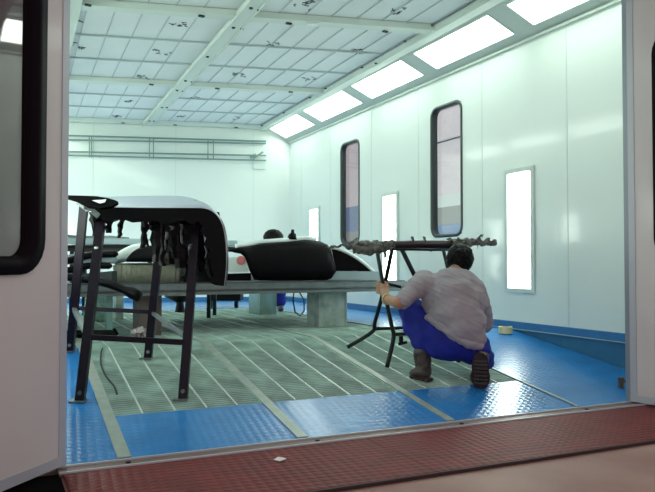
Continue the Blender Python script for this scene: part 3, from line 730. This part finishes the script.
sh = [(94, 212, 236, 8, 4.55, 0), (108, 216, 233, 9, 4.36, 2), (122, 218, 238, 6, 4.4, -3), (135, 217, 222, 6, 4.4, 0), (146, 217, 248, 8, 4.42, -3), (150, 219, 232, 8, 4.4, 4), (143, 228, 247, 4, 4.5, 6), (156, 217, 262, 13, 4.45, 0), (164, 217, 266, 14, 4.5, -2), (172, 217, 258, 11, 4.42, 2), (180, 218, 268, 16, 4.5, 0), (190, 218, 264, 16, 4.46, 1), (199, 219, 272, 17, 4.52, 0), (209, 219, 278, 14, 4.5, 2), (216, 224, 284, 12, 4.46, 2), (186, 230, 276, 20, 4.58, 0), (170, 232, 264, 16, 4.6, 0)]
for i, (x, y0, y1, w, d, sl_) in enumerate(sh): shred(x, y0, y1, w, d, 'blackfl' if i % 3 else 'blackpl', ub, i, slant=sl_)
for i, (x, y0, y1, w, d) in enumerate([(182, 224, 244, 2.5, 4.36), (206, 224, 258, 3.5, 4.36), (211, 226, 240, 2, 4.36), (166, 232, 250, 2.2, 4.36), (172, 226, 230, 3.5, 4.36), (190, 244, 250, 3, 4.36)]): shred(x, y0, y1, w, d, 'silverfl', ub, 50 + i, 'silver_shred')
# leaf-shaped mirror cover on the trestle corner
mc = thing('lens_cover', 'thin black leaf shaped cover with a white patch on the trestle corner', 'cover', P(90, 205, 4.55))
up_ = [(64, 195.2), (80, 195.5), (96, 196), (108, 198), (115, 200), (118, 201.5)]; dn_ = [(118, 202.5), (112, 206), (100, 208), (88, 206), (76, 200), (64, 196.5)]
bm = B(); a0 = [P(x, y, 4.10 + (208 - y) * .012) for x, y in up_ + dn_]
poly_thick(bm, a0, V((0, 0.012, -.012))); obj('cover_body', bm, M['blackmat'], mc)
bm = B(); poly_thick(bm, [P(x, y, 4.085 + (208 - y) * .012) for x, y in ((92, 200.5), (101, 200), (106, 199.5), (105, 202.5), (100, 203.5), (96, 202))], V((0, 0.004, .002))); obj('white_patch', bm, M['white'], mc)
# dark strips
bm = B(); tube(bm, curve([P(60, 276, 5.3), P(85, 279, 5.3), P(105, 283, 5.3), P(125, 290, 5.3), P(141, 297, 5.3)], 5), [.03] * 16 + [.04, .045, .045, .045, .03], 8)
ds = obj('rubber_strip', bm, M['blackpl'], smooth=True); tag(ds, 'black rubber strip sagging diagonally behind the tall trestle', 'rubber strip')
bm = B(); q = [Z(58, 334.5, .035), Z(80, 334, .035), Z(105, 334, .035), Z(113, 333, .035), Z(117, 331, .05)]
tube(bm, curve(q, 4), .033, 8); tag(obj('rubber_strip', bm, M['blackpl'], smooth=True), 'black rubber strip lying on the floor behind the tall trestle', 'rubber strip')
bm = B(); ell(bm, Z(140, 334, .05) + V((0, 0, .0)), (.075, .06, .048)); ell(bm, Z(148, 334, .04) + V((0, .02, 0)), (.05, .05, .035))
o = blob('foil_ball', bm, M['foil'], None, .008, 1, .025, .03); tag(o, 'crumpled silver white foil on the floor by the brown pedestal', 'foil')
bm = B(); w_ = [rp(102.5, 350), rp(101, 355), rp(101, 366), rp(106, 378), rp(114, 388), rp(117, 396)]
tube(bm, curve([p + V((0, 0, .012)) for p in w_], 5), .006, 6); tag(obj('cable', bm, M['cable']), 'thin dark cable lying on the left ramp grate', 'cable')

# ---- right trestle
tr = thing('folding_trestle', 'black tubular folding trestle the worker is holding', 'trestle', rp(375, 350))
X1 = P(384, 290, 5.36)
fa, fb = rp(347.5, 349) + V((0, 0, .014)), rp(387, 369) + V((0, 0, .014))
def xframe(off):
    o_ = V(off)
    bm = B(); tube(bm, curve([fa + o_, P(372, 332, 5.6) + o_, P(375, 322, 5.57) + o_, X1 + V((0, .03, 0)) + o_, P(392, 250, 5.22) + o_], 5), .016, 10); obj('leg', bm, M['steel_black'], tr, True)
    bm = B(); tube(bm, curve([fb + o_, P(393.5, 338, 5.22) + o_, P(391.5, 325, 5.25) + o_, X1 + V((0, -.02, 0)) + o_, P(377, 250, 5.52) + o_], 5), .016, 10); obj('leg', bm, M['steel_black'], tr, True)
off = TS * .62 ; off2 = off + V((0, 0, .0)); off2.z = 0
xframe((0, 0, 0)); 
# second frame stands further right, on the same slope (feet follow the ramp)
xframe(off2)
c1, c2 = P(374, 329, 5.6), P(392.5, 334.5, 5.23)
for c in (c1, c2):
    bm = B(); tube(bm, [c, c + off2], .013, 8); obj('crossbar', bm, M['steel_black'], tr, True)
bm = B(); tube(bm, [P(377, 249.3, 5.52), P(377, 249.3, 5.52) + off2], .009, 8); tube(bm, [P(392, 249.3, 5.22), P(392, 249.3, 5.22) + off2], .009, 8); obj('top_rail', bm, M['steel_black'], tr, True)
bm = B(); tube(bm, [P(402, 250, 5.3), P(408, 262, 5.25), P(415, 276, 5.2)], .017, 8); obj('brace', bm, M['steel_black'], tr, True)
bm = B(); a = P(401, 336, 5.27); bar(bm, a, a + V((0, 0, -.05)), .03, .03); bar(bm, a + V((-.02, 0, -.06)), a + V((.045, 0, -.045)), .02, .02); obj('latch', bm, M['steel_black'], tr)
bm = B(); bar(bm, P(388, 284, 5.3), P(401, 287, 5.3), .02, .02); obj('stay', bm, M['steel_black'], tr)
# masked trim piece on top
mt = thing('masked_trim', 'long car trim wrapped in ragged grey masking paper on the small trestle', 'car trim', P(410, 248, 5.4))
def dd(x): return 5.22 + (x - 345) * .0028
bm = B(); cen = [(362, 246), (380, 245.5), (400, 245), (420, 244.5), (440, 244.5), (456, 244), (470, 243)]
tube(bm, curve([P(x, y + .8, dd(x)) for x, y in cen], 5), .028, 8); obj('trim_body', bm, M['trimdark'], mt, True)
bm = B(); tube(bm, curve([P(x, y - 3.4, dd(x)) for x, y in cen], 5), .008, 6); obj('silver_edge', bm, M['silverfl'], mt, True)
bm = B(); chain(bm, [P(326, 247, dd(326)), P(342, 246, dd(342)), P(352, 246, dd(352))], [.006, .01, .016])
chain(bm, [P(350, 246.5, dd(350)), P(362, 248, dd(362)), P(378, 247.5, dd(378)), P(392, 246, dd(392))], [.022, .05, .045, .03])
for x, y0, y1, r in ((364, 250, 256, .02), (385, 250, 257, .016), (377, 248, 254, .02), (372, 243, 240, .012), (355, 243, 240, .008)): cap(bm, P(x, y0, dd(x)), P(x + 1, y1, dd(x)), r, .006)
blob('paper_wrap', bm, M['greybag'], mt, .008, 1, .03, .035)
bm = B(); chain(bm, [P(450, 243, dd(450)), P(466, 242.5, dd(466)), P(480, 242.5, dd(480)), P(495, 243, dd(495))], [.03, .034, .022, .016])
for x, y0, x1, y1, r in ((478, 240, 484, 233.5, .012), (486, 240, 489, 237, .01), (470, 240, 474, 237.5, .012), (468, 245, 466, 249, .014), (476, 245, 477, 248, .01), (484, 243, 497, 241, .012), (452, 240, 445, 239.5, .01)): cap(bm, P(x, y0, dd(x)), P(x1, y1, dd(x)), r, .004)
blob('paper_wrap', bm, M['greybag'], mt, .007, 1, .028, .03)
bm = B()
for x, y in ((400, 250), (430, 250.5), (412, 240), (424, 240)): cap(bm, P(x, y - 2, dd(x)), P(x + 1, y + 1, dd(x)), .014, .007)
blob('paper_scrap', bm, M['greybag'], mt, .006, 1, .008, .03)

# small things
tp = thing('tape_roll', 'cream masking tape roll lying on the blue floor right of the worker', 'tape roll', rp(505, 335))
c = rp(505.5, 333.5) + V((0, 0, .003)); bm = B(); seg = 28
Ls = [[bm.verts.new(c + V((r * math.cos(2 * math.pi * k / seg), r * math.sin(2 * math.pi * k / seg), z))) for k in range(seg)] for r, z in ((.062, 0), (.062, .062), (.040, .062), (.040, 0))]
for i in range(4):
    for k in range(seg): bm.faces.new([Ls[i][k], Ls[i][(k + 1) % seg], Ls[(i + 1) % 4][(k + 1) % seg], Ls[(i + 1) % 4][k]])
obj('tape', bm, M['tape'], tp); bm = B()
Ls = [[bm.verts.new(c + V((r * math.cos(2 * math.pi * k / seg), r * math.sin(2 * math.pi * k / seg), z))) for k in range(seg)] for r, z in ((.0395, 0), (.0395, .064), (.036, .064), (.036, 0))]
for i in range(4):
    for k in range(seg): bm.faces.new([Ls[i][k], Ls[i][(k + 1) % seg], Ls[(i + 1) % 4][(k + 1) % seg], Ls[(i + 1) % 4][k]])
obj('core', bm, M['core'], tp)
bm = B(); c = Z(280, 460, -.299); poly_thick(bm, [c + V(q) for q in ((-.03, 0, 0), (-.01, .03, .004), (.02, .02, .002), (.03, -.01, .006), (0, -.03, .001))], V((0, 0, .003)))
tag(obj('paper_scrap', bm, M['paper']), 'small white paper scrap on the red checker plate', 'paper scrap')
bm = B(); c = rp(621, 388) ; bar(bm, c + V((0, 0, .002)), c + V((0, 0, .075)), .03, .03); bar(bm, c + V((0, 0, .05)), c + V((.03, -.01, .05)), .02, .02)
tag(obj('door_stop', bm, M['stop']), 'small rusty brown stop on the blue floor by the right doorpost', 'door stop')
sg = thing('spray_gun', 'small black spray gun standing on the black bumper rim', 'spray gun', P(291, 239, 6.9))
bm = B(); tube(bm, [P(292, 239.5, 6.9), P(292, 236, 6.9), P(292.5, 233, 6.9)], [.05, .04, .02], 10); obj('cup', bm, M['blackpl'], sg, True)
bm = B(); bar(bm, P(289, 235.8, 6.9), P(296, 235, 6.9), .03, .03); bar(bm, P(293, 234, 6.9), P(292.5, 229.5, 6.9), .03, .02, V((0, 1, 0))); obj('gun_body', bm, M['steel_black'], sg)

# ================================================================== PEOPLE
def face(bm, c, fwd, up, r=.095):                             # nose, brow, chin, ears on a head
    fwd = V(fwd).normalized(); up = (V(up) - fwd * V(up).dot(fwd)).normalized(); sd_ = fwd.cross(up)
    cap(bm, c + fwd * r * .98 - up * .0, c + fwd * r * 1.22 - up * .03, .010, .014)
    ell(bm, c + fwd * r * .75 - up * .075, (.035, .03, .03)); cap(bm, c + fwd * r * .93 + up * .025 - sd_ * .03, c + fwd * r * .93 + up * .025 + sd_ * .03, .012, .012)
    cap(bm, c + fwd * r * .98 - up * .055 - sd_ * .02, c + fwd * r * .98 - up * .055 + sd_ * .02, .008, .008)
    for s in (-1, 1): ell(bm, c + sd_ * s * r * .86 - up * .01, (.012, .02, .03))
def eyes(c, fwd, up, r, parent):
    fwd = V(fwd).normalized(); up = (V(up) - fwd * V(up).dot(fwd)).normalized(); sd_ = fwd.cross(up)
    for s in (-1, 1):
        bm = B(); ell(bm, c + fwd * r * .88 + sd_ * s * .033 + up * .005, (.012, .012, .009)); obj('eye', bm, M['eye'], parent, True)

# ---- kneeling worker
root = thing('person', 'person in grey shirt and blue trousers kneeling with back turned, gripping the black trestle', 'person', rp(452, 386))
neck = P(455, 272, 5.12); head = P(459.5, 260, 5.22); fwd = V((.12, .85, -.5)); upv = V((.05, .45, .85))
shL, shR = P(419, 283, 5.08), P(476, 287, 5.05); elL = P(399, 303, 4.86); wrL = P(386.5, 299, 5.10); palm = P(383.5, 289, 5.26)
elR = P(484.5, 322, 5.12); wrR = P(462, 335, 5.38)
pel = P(460, 338, 4.90); hipL = P(443, 340, 4.94); hipR = P(474, 342, 4.92); che = P(452, 298, 5.02); wai = P(457, 320, 4.95)
knL = P(409, 305, 5.16); anL = P(424, 357, 4.98); knR = P(484, 360, 5.17); anR = P(481, 357, 4.80)
bm = B()
ell(bm, head, (.075, .095, .105), dirv=upv); ell(bm, head + fwd.normalized() * .03 - upv.normalized() * .05, (.055, .06, .06)); face(bm, head, fwd, upv, .088)
cap(bm, neck + V((0, -.02, -.03)), head + V((0, 0, -.04)), .058, .052)
chain(bm, [pel, wai, che], [.10, .105, .125]); cap(bm, shL + V((.06, 0, -.02)), shR - V((.06, 0, .0)), .055, .055); cap(bm, che, neck, .11, .055)
chain(bm, [shL + V((.01, 0, -.01)), elL], [.045, .043]); chain(bm, [elL, wrL], [.046, .029]); chain(bm, [shR, elR, wrR], [.05, .036, .028])
chain(bm, [hipL, knL, anL], [.075, .055, .04]); chain(bm, [hipR, knR, anR], [.075, .05, .04])
chain(bm, [wrL, palm + V((.005, 0, -.01))], [.029, .034]); ell(bm, palm + V((.006, -.01, 0)), (.035, .026, .042))
# fingers curl round the tube, thumb on the near side
tubec = P(381.5, 287, 5.34)
for k, (dz, ln_) in enumerate(((.034, .9), (.012, 1.0), (-.010, .95), (-.031, .78))):
    b0 = palm + V((-.018, .0, dz)); b1 = palm + V((-.045, .028, dz + .002)); b2 = tubec + V((-.022, .016, dz)); b3 = tubec + V((.006 * ln_, .03, dz - .002))
    chain(bm, [b0, b1, b2, b3], [.0105, .0098, .009, .008])
chain(bm, [palm + V((.022, 0, -.012)), palm + V((.036, .02, .022)), tubec + V((.028, .0, .04))], [.013, .011, .009])
hR_ = wrR + V((-.02, .06, 0)); chain(bm, [wrR, hR_], [.028, .032])
for k in range(4): chain(bm, [hR_ + V((-.028 + .019 * k, .03, 0)), hR_ + V((-.03 + .02 * k, .07, -.012)), hR_ + V((-.028 + .02 * k, .088, -.035))], [.0095, .009, .008])
chain(bm, [hR_ + V((-.03, 0, 0)), hR_ + V((-.055, .03, -.015)), hR_ + V((-.05, .055, -.025))], [.012, .010, .009])
body = blob('body', bm, M['skin'], root, .0062, 3)
eyes(head, fwd, upv, .088, root)
# hair
bm = B(); ell(bm, head + V((.002, -.012, .012)), (.100, .112, .110), dirv=upv); cap(bm, head + V((-.01, -.06, -.01)), head + V((-.02, -.07, -.06)), .062, .055)
for k in range(14):
    a = random.uniform(0, 6.28); r_ = V((math.cos(a) * .07, -.06 + math.sin(a) * .05, .04 + random.uniform(-.06, .05))); cap(bm, head + r_ * .9, head + r_ * 1.15 + V((0, 0, -.015)), .016, .008, 8)
hr = blob('hair', bm, M['hair'], root, .008, 2, .006, .02)
# shirt
bm = B()
chain(bm, [P(463, 328, 4.88), P(457, 315, 4.93), P(453, 300, 4.99), P(452, 288, 5.04)], [.145, .165, .178, .15])
cap(bm, P(438, 302, 5.02), P(470, 302, 5.0), .115, .125); cap(bm, P(448, 314, 4.93), P(468, 322, 4.9), .13, .13)
cap(bm, P(464, 330, 4.84), P(475, 339, 4.84), .10, .075)
cap(bm, shL + V((.045, -.01, -.01)), shR - V((.045, 0, 0)), .075, .085); cap(bm, P(438, 284, 5.06), P(456, 278, 5.10), .08, .075); cap(bm, P(452, 280, 5.08), P(466, 282, 5.08), .08, .08)
cap(bm, P(450, 279, 5.1), P(457, 275, 5.14), .08, .07); cap(bm, P(424, 284, 5.05), P(440, 292, 5.03), .085, .10); cap(bm, P(464, 280, 5.08), P(474, 292, 5.04), .08, .09)
chain(bm, [P(424, 281, 5.07), P(411, 293, 4.95), P(403, 301, 4.87)], [.08, .066, .060])
chain(bm, [P(476, 290, 5.05), P(482.5, 310, 5.09), P(484, 324, 5.12)], [.075, .066, .060])
shirt = blob('shirt', bm, M['shirt'], root, .009, 12, .012, .1)
for v in shirt.data.vertices:
    q = V((v.co.x * 9, v.co.y * 9, v.co.z * 22)) + V((v.co.z * 10, 0, v.co.x * 9)); n_ = 1 - abs(noise.noise(q)) * 2
    v.co += v.normal * (.006 * n_ ** 3 if n_ > 0 else 0)
# hem flap lifting at the lower left
bm = B(); chain(bm, [P(429, 317, 4.93), P(438, 324, 4.86), P(452, 334, 4.80), P(468, 344, 4.77), P(480, 346, 4.79)], [.03, .028, .03, .032, .03]); 
blob('shirt_hem', bm, M['shirt'], root, .009, 2, .008, .04)
bm = B(); chain(bm, [P(399.5, 296, 4.91), P(404, 307, 4.85)], [.02, .02]); blob('cuff', bm, M['shirt'], root, .008, 2, .004, .03)
# trousers
bm = B()
ell(bm, P(460, 340, 4.93), (.18, .15, .13)); cap(bm, P(448, 345, 4.92), P(476, 350, 4.90), .115, .10)
chain(bm, [hipL, P(424, 322, 5.05), knL + V((.005, 0, -.01))], [.12, .105, .083])
chain(bm, [knL + V((.004, 0, -.005)), P(414, 328, 5.07), P(423, 345, 5.0)], [.083, .076, .062])
cap(bm, P(430, 340, 4.98), P(440, 348, 4.95), .085, .09)
chain(bm, [hipR + V((0, 0, -.02)), P(480, 355, 5.05), knR + V((.01, 0, -.005))], [.11, .09, .07])
chain(bm, [knR + V((.01, -.01, -.01)), P(484, 361, 5.0), P(482, 358, 4.88)], [.066, .06, .056])
blob('trousers', bm, M['navy'], root, .011, 4, .016, .09)
# boots
bm = B(); fz = rp(425, 381); chain(bm, [P(422, 354, 4.99), P(424, 372, 4.97)], [.062, .055]); cap(bm, fz + V((.0, .04, .048)), rp(417, 380) + V((-.01, .05, .04)), .045, .036)
bt = blob('boot', bm, M['boot'], root, .008, 3, .004, .04)
bm = B(); c0 = rp(427, 382) + V((0, .03, .013)); c1_ = rp(417, 380) + V((-.01, .05, .012)); chain(bm, [c0, c1_], [.012, .012]); 
d_ = (c1_ - c0).normalized(); s_ = V((-d_.y, d_.x, 0)) * .036
bm.free(); bm = B(); hexa(bm, [c0 - d_ * .04 - s_ + V((0, 0, -.012)), c0 - d_ * .04 + s_ + V((0, 0, -.012)), c1_ + d_ * .03 + s_ * .8 + V((0, 0, -.012)), c1_ + d_ * .03 - s_ * .8 + V((0, 0, -.012))], [c0 - d_ * .04 - s_ + V((0, 0, .012)), c0 - d_ * .04 + s_ + V((0, 0, .012)), c1_ + d_ * .03 + s_ * .8 + V((0, 0, .012)), c1_ + d_ * .03 - s_ * .8 + V((0, 0, .012))])
bmesh.ops.bevel(bm, geom=bm.edges[:], offset=.008, segments=2, affect='EDGES'); obj('sole', bm, M['sole'], bt)
# right boot on its toes, sole to the viewer
bm = B(); chain(bm, [P(481, 359, 4.82), P(480, 372, 4.83), rp(479.5, 386) + V((0, .10, .045))], [.055, .05, .045]); cap(bm, P(481, 358, 4.83), P(481.5, 357, 4.93), .055, .056); cap(bm, rp(479.5, 386) + V((0, .09, .04)), rp(479.5, 386) + V((.01, .16, .042)), .042, .034)
bt2 = blob('boot', bm, M['boot'], root, .008, 3, .004, .04)
bm = B(); N_ = 12; oa = []
for k in range(24):
    a = 2 * math.pi * k / 24; x = math.cos(a); y = math.sin(a); w = 10.6 if y < 0 else 9.2; w *= .88 + .12 * abs(y)
    px_, py_ = 480.8 + w * (abs(x) ** .75 * (1 if x > 0 else -1)), 371.2 - 18 * y
    oa.append(P(px_, py_, 4.765 - .02 * y))
poly_thick(bm, oa, V((0, .03, .004))); so = obj('sole', bm, M['sole'], bt2)
for k in range(8):
    y = 357 + k * 3.7; bm = B(); a = P(474, y, 4.758); b = P(487.5, y + .8, 4.758); bar(bm, a, b, .012, .013); obj('tread_block', bm, M['boot'], so)
# wrist band
bm = B(); ax = (elL - wrL).normalized(); cW = wrL.lerp(elL, .06); r1 = ax.cross(V((0, 0, 1))).normalized(); r2 = ax.cross(r1)
tube(bm, [cW + (r1 * math.cos(a * math.pi / 10) + r2 * math.sin(a * math.pi / 10)) * .036 for a in range(21)], .006, 6); obj('wrist_band', bm, M['band'], root, True)

# ---- person bending behind the bench
r2_ = thing('person', 'person bending over behind the black bumper, only dark hair and blue trouser legs showing', 'person', Z(281, 311.5, 0))
f1 = Z(280, 311.5, 0) + V((0, 0, .05)); f2_ = Z(262, 309, 0) + V((0, .1, .05))
hp = P(286, 252, 9.25); ch = P(280, 252, 8.85); nk = P(275, 246, 8.7); hd = P(273, 239.5, 8.62)
bm = B(); ell(bm, hd, (.08, .1, .11)); face(bm, hd, (-.2, -.7, -.7), (0, -.6, .6), .09); cap(bm, nk, hd, .055, .05)
chain(bm, [hp, ch, nk], [.13, .14, .07]); sA, sB_ = ch + V((-.17, -.03, .02)), ch + V((.17, -.03, .02))
for s0, dx in ((sA, -.02), (sB_, .02)):
    e0 = s0 + V((dx, -.1, -.24)); w0 = e0 + V((0, -.2, -.02)); h0 = w0 + V((0, -.07, 0)); chain(bm, [s0, e0, w0, h0], [.055, .042, .028, .034])
    for k in range(4): chain(bm, [h0 + V((-.026 + .018 * k, -.02, 0)), h0 + V((-.026 + .018 * k, -.06, -.008)), h0 + V((-.026 + .018 * k, -.075, -.03))], [.0095, .009, .008])
    chain(bm, [h0 + V((.03, .01, 0)), h0 + V((.05, -.02, -.01))], [.011, .009])
k1 = f1 + V((.01, -.04, .40)); k2 = f2_ + V((.02, -.04, .40))
chain(bm, [hp + V((-.0, 0, 0)), k1, f1 + V((0, .03, .04))], [.09, .06, .04]); chain(bm, [hp + V((-.1, 0, 0)), k2, f2_ + V((0, .03, .04))], [.09, .06, .04])
blob('body', bm, M['skin'], r2_, .008, 3)
eyes(hd, (-.2, -.7, -.7), (0, -.6, .6), .09, r2_)
bm = B(); ell(bm, hd + V((.005, .0, .022)), (.125, .12, .105)); blob('hair', bm, M['hair'], r2_, .01, 2, .006, .03)
bm = B(); chain(bm, [hp, ch, nk + V((0, .05, -.04))], [.15, .16, .09]); cap(bm, sA, sB_, .08, .08)
for s0, dx in ((sA, -.02), (sB_, .02)): chain(bm, [s0, s0 + V((dx, -.06, -.15))], [.075, .06])
blob('shirt', bm, M['shirt'], r2_, .014, 3, .012, .08)
bm = B(); ell(bm, hp, (.18, .14, .14)); chain(bm, [hp, k1, f1 + V((0, .03, .07))], [.12, .085, .07]); chain(bm, [hp + V((-.1, 0, 0)), k2, f2_ + V((0, .03, .07))], [.12, .085, .07])
blob('trousers', bm, M['navy'], r2_, .014, 3, .012, .08)
for f in (f1, f2_):
    bm = B(); cap(bm, f + V((0, .05, -.005)), f + V((.02, -.1, -.012)), .045, .036); blob('boot', bm, M['boot'], r2_, .01, 2)

# ================================================================== LIGHT
w = bpy.data.worlds.new('world'); S.world = w; w.use_nodes = True
bg = w.node_tree.nodes['Background']; bg.inputs[0].default_value = lin((214, 204, 206)); bg.inputs[1].default_value = .7
